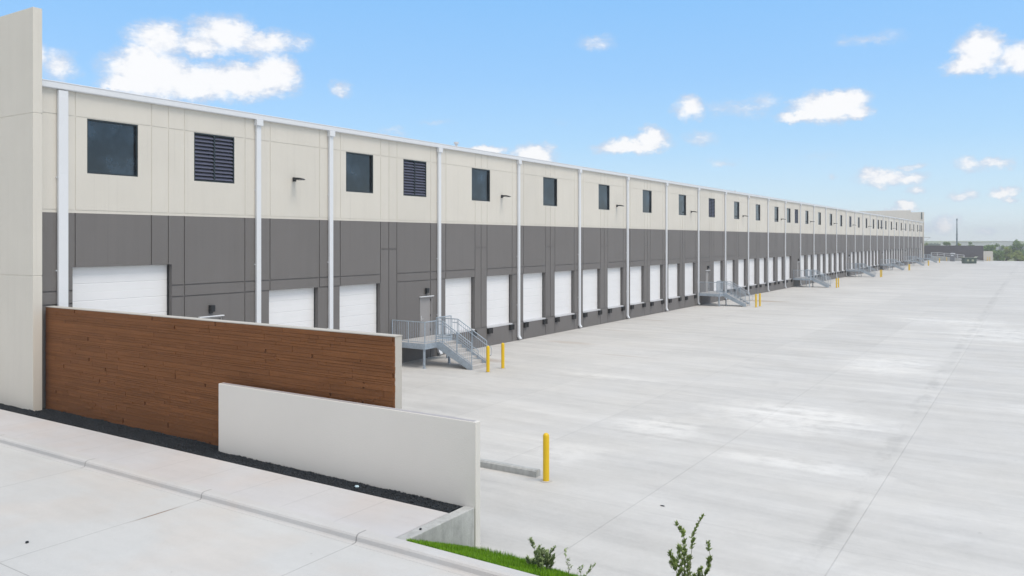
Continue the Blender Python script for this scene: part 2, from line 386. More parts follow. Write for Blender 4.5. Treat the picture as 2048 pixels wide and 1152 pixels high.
# ------------------------------------------------------------------ setting: ground sheets
FX = -26.81                       # plane of the dock wall
def sheet(name, x0, x1, y0, y1, z, m, kind='structure'):
    bm = BM(); vs = [bm.verts.new(v) for v in ((x0, y0, z), (x1, y0, z), (x1, y1, z), (x0, y1, z))]; bm.faces.new(vs)
    return tag(link(name, bm, m), kind=kind)
sheet('ground', -3000, 3000, -900, 6000, -.35, FIELD)
bm = BM(); box(bm, -27.6, 70, 11.3, 279.0, -.3, 0.0); tag(link('truck_court', bm, COURT), kind='structure')
bm = BM(); box(bm, -70, 70, -60, 10.84, -.3, .67); tag(link('driveway', bm, DRIVE), kind='structure')
bm = BM(); box(bm, -70, -9.69, 11.06, 12.64, .3, .82); tag(link('sidewalk', bm, WALK), kind='structure')
# integral kerb with a rounded nose
bm = BM()
prof = [(10.70, .60), (10.70, .674), (10.775, .678), (10.798, .70), (10.806, .775), (10.830, .808), (10.88, .824), (11.058, .824), (11.058, .60)]
prism(bm, prof, -70, 70, 'x'); k = link('kerb', bm, KERB); tag(k, kind='structure')
bm = BM(); box(bm, -70, -9.69, 12.642, 13.56, .2, .79); tag(link('gravel_bed', bm, GBASE), kind='structure')

# lava rock: low stones piled over the bed
bm = BM()
rg = random.Random(3)
def stone(bm, c, r, q):
    vs = []
    for d in ((1, 0, 0), (-1, 0, 0), (0, 1, 0), (0, -1, 0), (0, 0, 1), (0, 0, -1)):
        v = Vector(d) * r * rg.uniform(.65, 1.15); v = q @ v
        vs.append(bm.verts.new((c[0] + v.x, c[1] + v.y, c[2] + v.z * .8)))
    for a, b2 in ((0, 2), (2, 1), (1, 3), (3, 0)):
        bm.faces.new((vs[a], vs[b2], vs[4])); bm.faces.new((vs[b2], vs[a], vs[5]))
for i in range(17500):
    x = rg.uniform(-31, -9.72)
    ymax = 13.12 if x > -17.5 else (13.5 if x > -26.4 else 13.08)
    y = rg.uniform(12.66, ymax)
    if rg.random() < .06: y = ymax
    hump = .025 * noise.noise(Vector((x * 1.5, y * 3, 0)))
    stone(bm, (x, y, .80 + hump + rg.uniform(-.01, .02)), rg.uniform(.014, .036), Matrix.Rotation(rg.uniform(0, 6.3), 3, (rg.random(), rg.random(), rg.random() + .1)))
tag(link('gravel', bm, GRAVELM), 'black lava rock strip along the brown and white screen walls', 'gravel', kind='stuff')

# grass bank between the kerb and the court
def bank_z(x, y):
    u = (y - 11.06) / (13.15 - 11.06); u = min(max(u, 0), 1)
    return .80 * (1 - u) ** 1.1 + .05 * noise.noise(Vector((x * 1.1, y * 1.3, 2))) * math.sin(min(1, u * 3) * 1.57) + .01
bm = BM(); NX, NY = 120, 16; g = []
for i in range(NX + 1):
    row = []
    for j in range(NY + 1):
        x = -9.448 + 20 * i / NX; y = 11.06 + 2.14 * j / NY
        row.append(bm.verts.new((x, y, bank_z(x, y) if j < NY else -.02)))
    g.append(row)
for i in range(NX):
    for j in range(NY): bm.faces.new((g[i][j], g[i + 1][j], g[i + 1][j + 1], g[i][j + 1]))
tag(link('grass_bank', bm, SOIL, smooth=True), kind='structure')
bm = BM()
for i in range(42000):
    x = -9.44 + 6.6 * rg.random() ** 1.3; y = rg.uniform(11.07, 13.12)
    if y > 13.0 - .12 * noise.noise(Vector((x * 2, 0, 0))): continue
    z = bank_z(x, y); h = rg.uniform(.03, .085) * (1 + 1.6 * max(0, noise.noise(Vector((x * 2.2, y * 2.2, 5))) + .1))
    a = rg.uniform(0, 6.28); wv = .0045; lx, ly = rg.uniform(-.03, .03), rg.uniform(-.03, .03)
    c, s = math.cos(a) * wv, math.sin(a) * wv
    v0 = bm.verts.new((x - c, y - s, z)); v1 = bm.verts.new((x + c, y + s, z))
    v2 = bm.verts.new((x + lx * .5 + c * .7, y + ly * .5 + s * .7, z + h * .6)); v3 = bm.verts.new((x + lx, y + ly, z + h))
    bm.faces.new((v0, v1, v2, v3))
tag(link('grass', bm, GRASSM), 'bright green turf on the small bank beside the white kerb', 'grass', kind='stuff')

# ------------------------------------------------------------------ retaining wall
bm = BM(); box(bm, -9.688, -9.45, 10.99, 13.186, -.25, .823, .018)
tag(link('retaining_wall', bm, RAW), 'short raw concrete retaining wall ending the sidewalk beside the grass bank', 'retaining wall')

# ------------------------------------------------------------------ warehouse
WH = empty('warehouse', (0, 0, 0), 'very long dock warehouse, cream above dark grey, with white downspouts and roll doors', 'warehouse')
B0, BL, NB = 26.14, 7.92, 29          # first full bay, bay length, number of bays
Y_END = B0 + BL * NB + .45
TOPZ, SPLIT = 11.14, 7.10
GW = .048                              # reveal width
holes = []                             # y0, y1, z0, z1
gl, gu = [], []                        # grooves in grey and cream
docks, bigs, mans, wins, louvs, spots_, boxes_l, spouts = [], [], [], [], [], [], [], []
def V(lst, y, z0, z1): lst.append((y - GW / 2, y + GW / 2, z0, z1))
def Hh(lst, z, y0, y1): lst.append((y0, y1, z - GW / 2, z + GW / 2))
DT, SILL = 4.09, 1.10
# corner strip and first wide bay (drive-in door, access door)
y = 14.15
Hh(gl, 4.52, 13.53, y + .35); Hh(gl, DT, 13.53, y + .35)
for q in (.44, 3.2, 3.88, 4.55, 7.31): V(gu, y + q, SPLIT + .1, TOPZ)
V(gl, y + .44, 5.3, SPLIT); V(gl, y + 3.2, 5.3, SPLIT); V(gl, y + 3.88, 5.3, SPLIT); V(gl, y + 4.55, 0, SPLIT); V(gl, y + 7.31, 0, SPLIT)
Hh(gl, 4.52, y + 4.03, 22.08); Hh(gl, DT, y + 4.03, 22.08)
bigs.append(y + .36); mans.append(y + 5.2); wins.append(y + .85); louvs.append(y + 4.97); spouts += [y, 22.08]
# half bay
y = 22.08
for q in (.66, 3.43): V(gu, y + q, SPLIT + .1, TOPZ); V(gl, y + q, DT, SPLIT); V(gl, y + q, 0, SILL)
Hh(gl, 4.52, y, B0); Hh(gl, DT, y, y + .6); Hh(gl, DT, y + 3.43, B0)
docks.append(y + .61); spots_.append(y + 1.95)
for k in range(NB):
    y = B0 + BL * k; spouts.append(y)
    typ = 'A' if k in (0, 10, 19) else 'B' if k in (6, 15, 24) else 'Z' if k == 28 else 'N'
    for q in (.66, 3.38, 3.98, 4.58, 7.27): V(gu, y + q, SPLIT + .1, TOPZ)
    V(gl, y + 3.98, SILL, SPLIT)
    Hh(gl, 5.75, y + 3.38, y + 4.58); Hh(gl, SILL + .04, y + 3.40, y + 4.55)
    L = typ in 'NA'; Rr = typ in 'NB'
    V(gl, y + .66, DT if L else 0, SPLIT); V(gl, y + 3.38, DT if L else 0, SPLIT)
    if L: V(gl, y + .66, 0, SILL - .02); V(gl, y + 3.38, 0, SILL - .02)
    V(gl, y + 4.58, DT if Rr else 0, SPLIT); V(gl, y + 7.27, DT if Rr else 0, SPLIT)
    if Rr: V(gl, y + 4.58, 0, SILL - .02); V(gl, y + 7.27, 0, SILL - .02)
    Hh(gl, 4.52, y, y + 3.38)
    Hh(gl, 4.52, y + 4.58, y + BL)
    if L: Hh(gl, DT, y, y + .61); docks.append(y + .62)
    else: Hh(gl, DT, y, y + 3.38)
    if Rr: Hh(gl, DT, y + 7.31, y + BL); docks.append(y + 4.56)
    elif typ != 'Z': Hh(gl, DT, y + 4.58, y + BL)
    Hh(gl, SILL + .04, y, y + .6); Hh(gl, SILL + .04, y + 7.33, y + BL)
    if typ == 'A': mans.append(y + 6.38); wins.append(y + 1.03); louvs.append(y + 5.08)
    if typ == 'B': mans.append(y + 2.2); louvs.append(y + 3.05)
    if typ == 'Z': mans.append(y + 1.2); bigs.append(y + 4.1); louvs.append(y + 1.03); wins.append(y + 5.08)
    if typ == 'N': wins.append(y + 3.06)
    if k % 2 == 1 and k not in (19,): spots_.append(y + 6.1)
    if k == 19: spots_.append(y + 4.0)
V(gl, Y_END - .3, 0, SPLIT)
Hh(gu, 10.31, 13.53, Y_END); Hh(gu, SPLIT + .085, 13.53, Y_END)
DW, BW, WW, MW = 2.75, 3.67, 1.84, 1.0
for y in docks: holes.append((y, y + DW, SILL, DT))
for y in bigs: holes.append((y, y + BW, 0.0, 5.3))
MZ = 1.16
for y in mans: holes.append((y, y + MW, MZ, MZ + 2.06))
for y in wins + louvs: holes.append((y, y + WW, 8.45, 10.30))

def relief(name, y0, y1, z0, z1, grooves, m, depth_hole=.27, depth_g=.018):
    ys, zs = {y0, y1}, {z0, z1}
    for a, b_, c, d in grooves + holes:
        if d <= z0 or c >= z1: continue
        ys |= {round(min(max(a, y0), y1), 4), round(min(max(b_, y0), y1), 4)}
        zs |= {round(min(max(c, z0), z1), 4), round(min(max(d, z0), z1), 4)}
    ys, zs = sorted(ys), sorted(zs)
    iy = {v: i for i, v in enumerate(ys)}; iz = {v: i for i, v in enumerate(zs)}
    D = [[0.0] * (len(zs) - 1) for _ in range(len(ys) - 1)]
    for lst, val in ((grooves, depth_g), (holes, None)):
        for a, b_, c, d in lst:
            if d <= z0 or c >= z1: continue
            for i in range(iy[round(min(max(a, y0), y1), 4)], iy[round(min(max(b_, y0), y1), 4)]):
                for j in range(iz[round(min(max(c, z0), z1), 4)], iz[round(min(max(d, z0), z1), 4)]): D[i][j] = val
    bm = BM()
    def quad(pts): bm.faces.new([bm.verts.new(p) for p in pts])
    dv = lambda v: depth_hole if v is None else v
    ny, nz = len(ys) - 1, len(zs) - 1
    for i in range(ny):
        j = 0
        while j < nz:                   # merge vertical runs of equal depth
            v = D[i][j]; e = j
            while e + 1 < nz and D[i][e + 1] == v: e += 1
            if v is not None:
                quad([(FX - v, ys[i], zs[j]), (FX - v, ys[i + 1], zs[j]), (FX - v, ys[i + 1], zs[e + 1]), (FX - v, ys[i], zs[e + 1])])
            j = e + 1
        for j in range(nz - 1):
            a, c = dv(D[i][j]), dv(D[i][j + 1])
            if a != c:
                quad([(FX - a, ys[i], zs[j + 1]), (FX - a, ys[i + 1], zs[j + 1]), (FX - c, ys[i + 1], zs[j + 1]), (FX - c, ys[i], zs[j + 1])])
    for i in range(ny - 1):
        for j in range(nz):
            a, c = dv(D[i][j]), dv(D[i + 1][j])
            if a != c:
                quad([(FX - a, ys[i + 1], zs[j]), (FX - a, ys[i + 1], zs[j + 1]), (FX - c, ys[i + 1], zs[j + 1]), (FX - c, ys[i + 1], zs[j])])
    bmesh.ops.remove_doubles(bm, verts=bm.verts[:], dist=1e-4)
    return link(name, bm, m, WH)
relief('grey_wall', 13.53, Y_END, 0.0, SPLIT, gl, GREY, .27, .034)
relief('cream_wall', 13.53, Y_END, SPLIT, TOPZ, gu, CREAM, .27, .014)
# roof, back and end walls
bm = BM(); box(bm, -95, FX - .02, 13.55, Y_END, 11.0, 11.20); link('roof', bm, ROOFM, WH)
bm = BM(); box(bm, -95, -94.7, 13.4, Y_END, 0, 11.0); link('back_wall', bm, CREAM, WH)
bm = BM()       # inner lining so the openings are not see-through
box(bm, FX - .42, FX - .285, 13.56, Y_END - .02, 0.02, 10.98); link('inner_lining', bm, BLACK, WH)
def end_wall(y0, y1, top, steps=None):
    bm = BM(); box(bm, -96, -26.51, y0, y1, 0, top, .012)
    return link('end_wall', bm, CREAM, WH)
# near end wall with two horizontal reveals (built as stacked slabs with slightly set-back joints)
bm = BM()
for z0, z1 in ((0, 5.045), (5.075, 10.205), (10.235, 13.56)): box(bm, -96, -26.51, 13.10, 13.385, z0, z1, .01)
for z0, z1 in ((5.03, 5.09), (10.19, 10.25)): box(bm, -95.9, -26.522, 13.114, 13.371, z0, z1)
link('end_wall', bm, CREAM, WH)
bm = BM(); box(bm, -96, -29.9, Y_END, Y_END + .3, 0, 14.75, .01); box(bm, -29.898, -26.51, Y_END, Y_END + .3, 0, 14.15, .01)
link('end_wall', bm, CREAM, WH)
bm = BM(); box(bm, -27.25, -26.95, Y_END - .06, Y_END - .002, 12.1, 14.1); link('parapet_glazing', bm, DGREEN, WH)
bm = BM(); box(bm, -26.5, -24.9, Y_END + .05, Y_END + .25, 6.85, 7.0); tube(bm, [(-25.0, Y_END + .15, 6.85), (-26.5, Y_END + .15, 5.6)], .06)
link('canopy', bm, STEEL, WH)
# gutter
bm = BM()
prism(bm, [(FX - .05, 11.13), (FX + .13, 11.125), (FX + .15, 11.15), (FX + .155, 11.31), (FX + .175, 11.345), (FX + .16, 11.36), (FX - .05, 11.36)], 13.40, Y_END, 'y')
link('gutter', bm, WHITE, WH)
# downspouts
def spout_mesh(wd, head=True):
    bm = BM()
    zj = [10.9, 8.35, 5.3, 2.3, .34]
    for a, b_ in zip(zj, zj[1:]):
        box(bm, 0.02, .12, -wd / 2, wd / 2, b_ + .006, a, .008)
    box(bm, .018, .117, -wd / 2 + .004, wd / 2 - .004, .33, 11.1)
    for z in (2.3, 5.3, 8.35):
        box(bm, .0, .04, -wd / 2 - .035, wd / 2 + .035, z - .12, z - .08)
    prism(bm, [(.02, .36), (.12, .36), (.135, .26), (.24, .13), (.19, .08), (.05, .20), (.02, .26)], -wd / 2 + .001, wd / 2 - .001, 'y')
    if head: box(bm, .005, .20, -wd / 2 - .05, wd / 2 + .05, 10.88, 11.12, .015)
    return bm
sp0 = link('downspout', spout_mesh(.32, False), WHITE, WH); sp0.location = (FX, spouts[0], 0)
sp1 = link('downspout', spout_mesh(.225), WHITE, WH); sp1.location = (FX, spouts[1], 0)
def put(o, y, first=False, z=0.0):
    if not first:
        c = o.copy(); COL.objects.link(c); c.parent = WH
        for ch in o.children:
            d = ch.copy(); COL.objects.link(d); d.parent = c
        o = c
    o.location = (FX, y, z); return o
for y in spouts[2:]: put(sp1, y)

# dock doors: ribbed sectional leaf set back in the opening
def leaf_bm(wd, z0, z1, sec=.535):
    bm = BM(); prof = []; z = z0
    n = max(1, round((z1 - z0) / sec)); s = (z1 - z0) / n
    for i in range(n):
        a = z0 + i * s
        for f, d in ((0, -.016), (.03, 0), (.485, 0), (.50, -.006), (.515, 0), (.97, 0)):
            prof.append((d, a + f * s))
    prof.append((-.018, z1))
    A = [bm.verts.new((-.24 + d, 0, z)) for d, z in prof]; B = [bm.verts.new((-.24 + d, wd, z)) for d, z in prof]
    for i in range(len(prof) - 1): bm.faces.new((A[i], B[i], B[i + 1], A[i + 1]))
    return bm
dk = link('dock_door', leaf_bm(DW, SILL + .03, DT), DOORW, WH)
bm = BM(); box(bm, -.27, -.002, .03, DW - .03, SILL + .002, SILL + .03); box(bm, .001, .016, .03, DW - .03, SILL - .055, SILL + .022)
link('sill', bm, STEEL, dk)
for s in (0, 1):
    bm = BM(); y0 = .03 if s == 0 else DW - .40
    for i in range(7): box(bm, 0.0, .14 - .004 * (i % 2), y0 + i * .053, y0 + i * .053 + .050, SILL - .36, SILL - .06, .004)
    box(bm, 0, .155, y0 - .012, y0 + .001, SILL - .37, SILL - .05); box(bm, 0, .155, y0 + .371, y0 + .384, SILL - .37, SILL - .05)
    link('bumper', bm, RUBBER, dk)
for a_, b_ in ((.002, .03), (DW - .03, DW - .002)):
    bm = BM(); box(bm, -.275, -.20, a_, b_, SILL + .03, DT - .002); link('track', bm, BLACK, dk)
put(dk, docks[0], True)
for y in docks[1:]: put(dk, y)
bg_ = link('drive_in_door', leaf_bm(BW, .02, 5.3, .6), DOORW, WH)
for a_, b_ in ((.002, .045), (BW - .045, BW - .002)):
    bm = BM(); box(bm, -.275, -.19, a_, b_, 0, 5.29); link('track', bm, BLACK, bg_)
put(bg_, bigs[0], True); put(bg_, bigs[1])
# access doors
md = link('access_door', (lambda b: (box(b, -.09, -.05, .05, MW - .05, MZ, MZ + 2.0, .003), b)[1])(BM()), GREYDOOR, WH)
bm = BM(); box(bm, -.11, .015, 0.0, .05, MZ, MZ + 2.055); box(bm, -.11, .015, MW - .05, MW, MZ, MZ + 2.055); box(bm, -.11, .015, .05, MW - .05, MZ + 2.0, MZ + 2.055)
link('frame', bm, GREYDOOR, md)
bm = BM(); box(bm, .0, .11, -.06, MW + .06, MZ + 2.06, MZ + 2.105, .01); link('hood', bm, WHITE, md)
bm = BM(); box(bm, -.048, -.01, .12, .17, MZ + .82, MZ + 1.08, .005); tube(bm, [(-.02, .14, MZ + .92), (.03, .14, MZ + .92), (.03, .26, MZ + .92)], .011); link('handle', bm, STEEL, md)
for z in (.25, 1.0, 1.8):
    bm = BM(); box(bm, -.052, -.035, MW - .075, MW - .05, MZ + z, MZ + z + .11); link('hinge', bm, BLACK, md)
bm = BM(); box(bm, -.28, .03, -.02, MW + .02, MZ - .05, MZ - .004); link('threshold', bm, STEEL, md)
put(md, mans[0], True)
for y in mans[1:]: put(md, y)
# black box lights over the access doors
bl = link('door_lamp', (lambda b: (box(b, 0.0, .17, -.10, .10, 3.42, 3.68, .02), box(b, .0, .05, -.07, .07, 3.36, 3.42), b)[2])(BM()), BLACK, WH)
put(bl, mans[0] + .5, True)
for y in mans[1:]: put(bl, y + .5)
# windows
def wf(bm, t=.045, d0=-.26, d1=-.02):
    z0, z1 = 8.45, 10.30
    box(bm, d0, d1, .001, t, z0 + .001, z1 - .001); box(bm, d0, d1, WW - t, WW - .001, z0 + .001, z1 - .001)
    box(bm, d0, d1, t, WW - t, z0 + .001, z0 + t); box(bm, d0, d1, t, WW - t, z1 - t, z1 - .001)
bm = BM(); wf(bm); wi = link('window', bm, FRAME, WH)
bm = BM(); box(bm, -.15, -.115, .046, WW - .046, 8.496, 10.254); link('pane', bm, GLASS, wi)
put(wi, wins[0], True)
for y in wins[1:]: put(wi, y)
bm = BM(); wf(bm, .05, -.26, -.006); box(bm, -.25, -.012, WW / 2 - .035, WW / 2 + .035, 8.5, 10.25)
lo = link('louvre', bm, FRAME, WH)
bm = BM()
for a, b_ in ((.052, WW / 2 - .037), (WW / 2 + .037, WW - .052)):
    for i in range(12):
        z = 8.55 + i * .143
        prism(bm, [(-.022, z - .02), (-.014, z - .005), (-.11, z + .095), (-.12, z + .082)], a, b_, 'y')
link('blade', bm, BLADE, lo)
bm = BM(); box(bm, -.262, -.235, .052, WW - .052, 8.5, 10.25); link('backing', bm, BLACK, lo)
put(lo, louvs[0], True)
for y in louvs[1:]: put(lo, y)
# arm-mounted wall lights
bm = BM()
box(bm, 0, .08, -.08, .08, 8.72, 8.90, .02)
prism(bm, [(.07, 8.87), (.33, 8.875), (.55, 8.82), (.62, 8.775), (.58, 8.765), (.33, 8.80), (.07, 8.785)], -.10, .10, 'y')
wl = link('wall_lamp', bm, BLACK, WH)
bm = BM(); box(bm, .34, .55, -.07, .07, 8.755, 8.766); link('lens', bm, GLASS, wl)
put(wl, spots_[0], True)
for y in spots_[1:]: put(wl, y)
# flues on the roof
def flue(x, y, h, r=.12):
    bm = BM(); tube(bm, [(0, 0, 0), (0, 0, h)], r * .7, 12); tube(bm, [(0, 0, h - .12), (0, 0, h)], r * 1.25, 12); tube(bm, [(0, 0, 0), (0, 0, .08)], r * 1.7, 12)
    o = link('flue', bm, STEEL, WH); o.location = (x, y, 11.2)
flue(-30, 39.9, 1.05); flue(-31, 98.3, 1.1, .1); flue(-31, 128, .9, .1); flue(-33, 176, .9, .1)

# ------------------------------------------------------------------ screen walls
SW = empty('ledgestone_wall', (-19.3, 13.55, 0), 'tall brown ledgestone screen wall with a pale capped top', 'screen wall')
def local(o, root): o.location = -root.location
bm = BM(); box(bm, -26.66, -11.915, 13.60, 13.83, -.25, 4.045, .006); o = link('core', bm, ENDC, SW); local(o, SW)
bm = BM(); box(bm, -26.655, -11.925, 13.594, 13.599, .3, 4.04); o = link('facing_bed', bm, BROWN, SW); local(o, SW)
bm = BM(); box(bm, -26.66, -11.905, 13.565, 13.835, 4.046, 4.07, .004); o = link('coping', bm, ENDC, SW); local(o, SW)
# stone courses: individual ledges of uneven length and projection
bm = BM(); rs = random.Random(11)
def stonebox(x0, x1, z0, z1, d):
    t_ = .0038
    pts = [(x0, 13.593, z0), (x1, 13.593, z0), (x1, 13.593, z1), (x0, 13.593, z1)]
    f = 13.60 - d
    q = [(x0 + t_, f, z0 + t_ * .7), (x1 - t_, f, z0 + t_ * .7), (x1 - t_, f, z1 - t_ * .7), (x0 + t_, f, z1 - t_ * .7)]
    A = [bm.verts.new(p) for p in pts]; B = [bm.verts.new(p) for p in q]
    bm.faces.new(B)
    for i in range(4): bm.faces.new((A[i], A[(i + 1) % 4], B[(i + 1) % 4], B[i]))
z = .60
while z < 4.04:
    h = rs.choice((.05, .07, .09, .11, .14, .17)); z1 = min(z + h, 4.044)
    if 4.044 - z1 < .03: z1 = 4.044
    x = -26.66; base = rs.uniform(.036, .046)
    while x < -11.93:
        x1 = x + rs.choice((.35, .6, 1.0, 1.6, 2.4, 3.4)) * rs.uniform(.8, 1.2)
        if -11.915 - x1 < .15: x1 = -11.915 + rs.uniform(-.012, .012)
        d = min(.062, max(.012, base + rs.uniform(-.006, .006)))
        if rs.random() < .30 and x1 - x > .6 and h > .08:      # a deep slot between two stones
            stonebox(x, x1 - .06, z, z1, d)
        else: stonebox(x, x1, z, z1, d)
        x = x1
    z = z1
for i in range(70):                                # stones standing a little proud of their neighbours
    cx, cz = rs.uniform(-26.4, -13.0), rs.uniform(.85, 3.9)
    stonebox(cx, cx + rs.uniform(.25, .9), cz, cz + rs.uniform(.04, .09), rs.uniform(.050, .056))
bmesh.ops.recalc_face_normals(bm, faces=bm.faces[:])
o = link('stone_facing', bm, BROWN, SW); local(o, SW)

WW_ = empty('white_screen_wall', (-13.4, 13.27, 0), 'low smooth off-white stucco wall standing in front of the brown wall', 'screen wall')
bm = BM(); box(bm, -17.5, -9.43, 13.19, 13.36, -.25, 2.535, .012); o = link('panel', bm, OFFWHITE, WW_); local(o, WW_)
bm = BM(); rs = random.Random(5)                   # grey sealant bed left uneven along the top
n = 90; lo_, hi_ = [], []
for i in range(n + 1):
    x = -17.42 + (-9.5 + 17.42) * i / n
    lo_.append(13.215 + .008 * noise.noise(Vector((x * 2.3, 0, 0)))); hi_.append(13.33 + .03 * noise.noise(Vector((x * 1.7, 4, 0))) + .012 * noise.noise(Vector((x * 9, 4, 0))))
A = [bm.verts.new((-17.42 + 7.92 * i / n, lo_[i], 2.5385)) for i in range(n + 1)]; B = [bm.verts.new((-17.42 + 7.92 * i / n, min(hi_[i], 13.345), 2.5385)) for i in range(n + 1)]
for i in range(n): bm.faces.new((A[i], A[i + 1], B[i + 1], B[i]))
MORT = simple('grey_sealant', (.40, .385, .40), .8, 0, .1, 8)
o = link('top_sealant', bm, MORT, WW_); local(o, WW_)

# ------------------------------------------------------------------ small kerb in the court
bm = BM()
prism(bm, [(17.98, -.02), (17.985, .15), (18.03, .185), (18.16, .185), (18.20, .15), (18.205, -.02)], -26.5, -10.92, 'x')
tag(link('court_kerb', bm, RAW), 'low concrete kerb crossing the court behind the white wall', 'kerb')

# ------------------------------------------------------------------ bollards
def bollard_bm(h=1.24, r=.082):
    bm = BM(); pts, rr = [], []
    for z in (-.02, .0, .25, .5, .75, h - .09): pts.append((0, 0, z)); rr.append(r)
    for a in (15, 35, 55, 75, 88): pts.append((0, 0, h - .08 + .08 * math.sin(R(a)))); rr.append(r * math.cos(R(a)))
    tube(bm, pts, rr, 20); return bm
GB = 'yellow bollards in the court'
bol = link('bollard', bollard_bm(), YELLOW, smooth=True); bol.location = (-10.55, 17.87, 0)
tag(bol, 'single yellow bollard at the end of the low court kerb', 'bollard', GB)
bm = BM(); tube(bm, [(0, 0, .001), (0, 0, .014)], .15, 16); link('footing', bm, TREADM, bol)
def put_bollard(x, y, label):
    c = bol.copy(); COL.objects.link(c); c.location = (x, y, 0); c['label'] = label
    for ch in bol.children:
        d = ch.copy(); COL.objects.link(d); d.parent = c

# ------------------------------------------------------------------ stairs
def stairs_proto():
    root = empty('dock_stair', (0, 0, 0), '', 'staircase', 'steel stairs along the dock wall')
    LZ, LX, LY, WX, WY, SY0 = 1.16, 2.18, 2.20, 1.15, 3.55, .95
    bm = BM(); box(bm, .01, LX - .02, .03, LY - .03, LZ - .05, LZ, .004); box(bm, .01, WX - .02, LY - .028, WY - .03, LZ - .05, LZ, .004)
    link('landing', bm, TREADM, root)
    bm = BM(); t_ = .03; d = .24
    for (x0, x1, y0, y1) in ((0.0, LX, 0.0, t_), (LX - t_, LX, t_, SY0 - .03), (LX - .032, LX - .002, SY0 + .03, LY - .03), (WX - t_, WX, LY + .03, WY - t_), (0, WX, WY - t_, WY)):
        bm = BM(); box(bm, x0, x1, y0, y1, LZ - d, LZ + .03, .003); link('fascia_beam', bm, GALV, root)
    EX = 4.32; SX = LX + .28
    for y0 in (SY0 - .03, LY - .03):
        bm = BM()
        prism(bm, [(LX - .001, LZ + .03), (SX, LZ + .03), (EX, .21), (EX, .0), (EX - .22, .0), (LX - .001, LZ - d - .02)], y0 + .0, y0 + .035, 'y')
        link('stringer', bm, GALV, root)
    for i in range(6):
        x0 = LX + .30 + .305 * i; z = LZ - (i + 1) * LZ / 7
        bm = BM(); box(bm, x0 - .02, x0 + .305, SY0 + .006, LY - .031, z - .04, z, .004); box(bm, x0 + .285, x0 + .303, SY0 + .006, LY - .031, z - LZ / 7 + .002, z - .041)
        link('tread', bm, TREADM, root)
    bm = BM(); box(bm, LX - .03, LX + .30, SY0 + .006, LY - .031, LZ - .045, LZ - .003); box(bm, LX + .262, LX + .28, SY0 + .006, LY - .031, LZ - LZ / 7, LZ - .046); link('tread', bm, TREADM, root)
    for (x, y) in ((LX - .12, .10), (LX - .12, LY - .12), (.9, WY - .12)):
        bm = BM(); box(bm, x - .045, x + .045, y - .045, y + .045, 0.012, LZ - .2, .006); box(bm, x - .10, x + .10, y - .10, y + .10, .0, .012); link('leg', bm, GALV, root)
    RT, RB = LZ + 1.07, LZ + .10
    def rail(pts, posts, name='railing', close=True):
        """pts: polyline (x, y, base height); top rail 1.07 above, bottom rail .10 above, balusters between"""
        bm = BM()
        tube(bm, [(x, y, z + 1.07) for x, y, z in pts], .024, 8); tube(bm, [(x, y, z + .10) for x, y, z in pts], .018, 6)
        for (x0, y0, z0), (x1, y1, z1) in zip(pts, pts[1:]):
            L = math.hypot(x1 - x0, y1 - y0); n = max(1, round(L / .115))
            for i in range(0, n + 1):
                f = i / n; x, y, z = x0 + (x1 - x0) * f, y0 + (y1 - y0) * f, z0 + (z1 - z0) * f
                tube(bm, [(x, y, z + .10), (x, y, z + 1.07)], .0085, 5, False)
        for x, y, z, zb in posts: tube(bm, [(x, y, zb), (x, y, z + 1.07)], .026, 8)
        return link(name, bm, GALV, root)
    a = .05
    rail([(.08, a, LZ), (LX - a, a, LZ)], [(.08, a, LZ, LZ - .1), (1.1, a, LZ, LZ - .1), (LX - a, a, LZ, LZ - .1)])
    rail([(LX - a, a + .05, LZ), (LX - a, SY0 - .03, LZ)], [(LX - a, SY0 - .03, LZ, LZ - .1)])
    def slope(y, back):
        pts = [(back, y, LZ), (SX + .06, y, LZ), (EX - .05, y, .19)]
        if back > SX: pts = pts[1:]
        mid = (SX + EX) / 2
        rail(pts, [(SX + .06, y, LZ, LZ - .1), (mid, y, (LZ + .19) / 2, (LZ + .19) / 2 - .05), (EX - .05, y, .19, .05)])
    slope(SY0, LX - .02); slope(LY, WX)
    rail([(WX - a, LY + .06, LZ), (WX - a, WY - a, LZ)], [(WX - a, LY + .06, LZ, LZ - .1), (WX - a, WY - a, LZ, LZ - .1)])
    for y in (SY0 + .07, LY - .07):
        bm = BM(); zt = LZ + .90
        s = (.19 - LZ) / (EX - .05 - SX - .06)
        tube(bm, [(SX - .25, y, zt), (SX + .06, y, zt), (EX - .05, y, .19 + .90), (EX + .22, y, .19 + .90 + s * .15), (EX + .28, y, .19 + .75), (EX + .27, y, .19 + .42), (EX + .18, y, .19 + .36), (EX - .04, y, .19 + .38)], .019, 7)
        link('handrail', bm, GALV, root)
    return root
stair = stairs_proto()
man_stairs = [mans[i] for i in range(1, len(mans))]     # the first access door's stair is hidden behind the brown wall
names_ = ['nearest grey steel dock stair, beside the brown wall end', 'second steel dock stair along the wall, after the first run of dock doors',
          'third steel dock stair along the wall, under the second paired window and louvre', 'fourth steel dock stair along the wall, just before the far cluster',
          'fifth steel dock stair along the wall, small in the distance', 'sixth steel dock stair, last one before the building corner',
          'farthest steel stair at the corner of the building, by the ramp']
ords = ['nearest', 'second', 'third', 'fourth', 'fifth', 'sixth', 'farthest']
for i, y in enumerate(man_stairs):
    if i == 0: r = stair
    else:
        r = stair.copy(); COL.objects.link(r)
        for ch in stair.children:
            c = ch.copy(); COL.objects.link(c); c.parent = r
    r.location = (FX + .002, y - 2.27, 0); r['label'] = names_[i]
    bx = -21.55 if i < 6 else -21.9
    put_bollard(bx, y - 1.38, 'left bollard of the pair at the foot of the %s steel stair' % ords[i])
    put_bollard(bx, y - .12, 'right bollard of the pair at the foot of the %s steel stair' % ords[i])

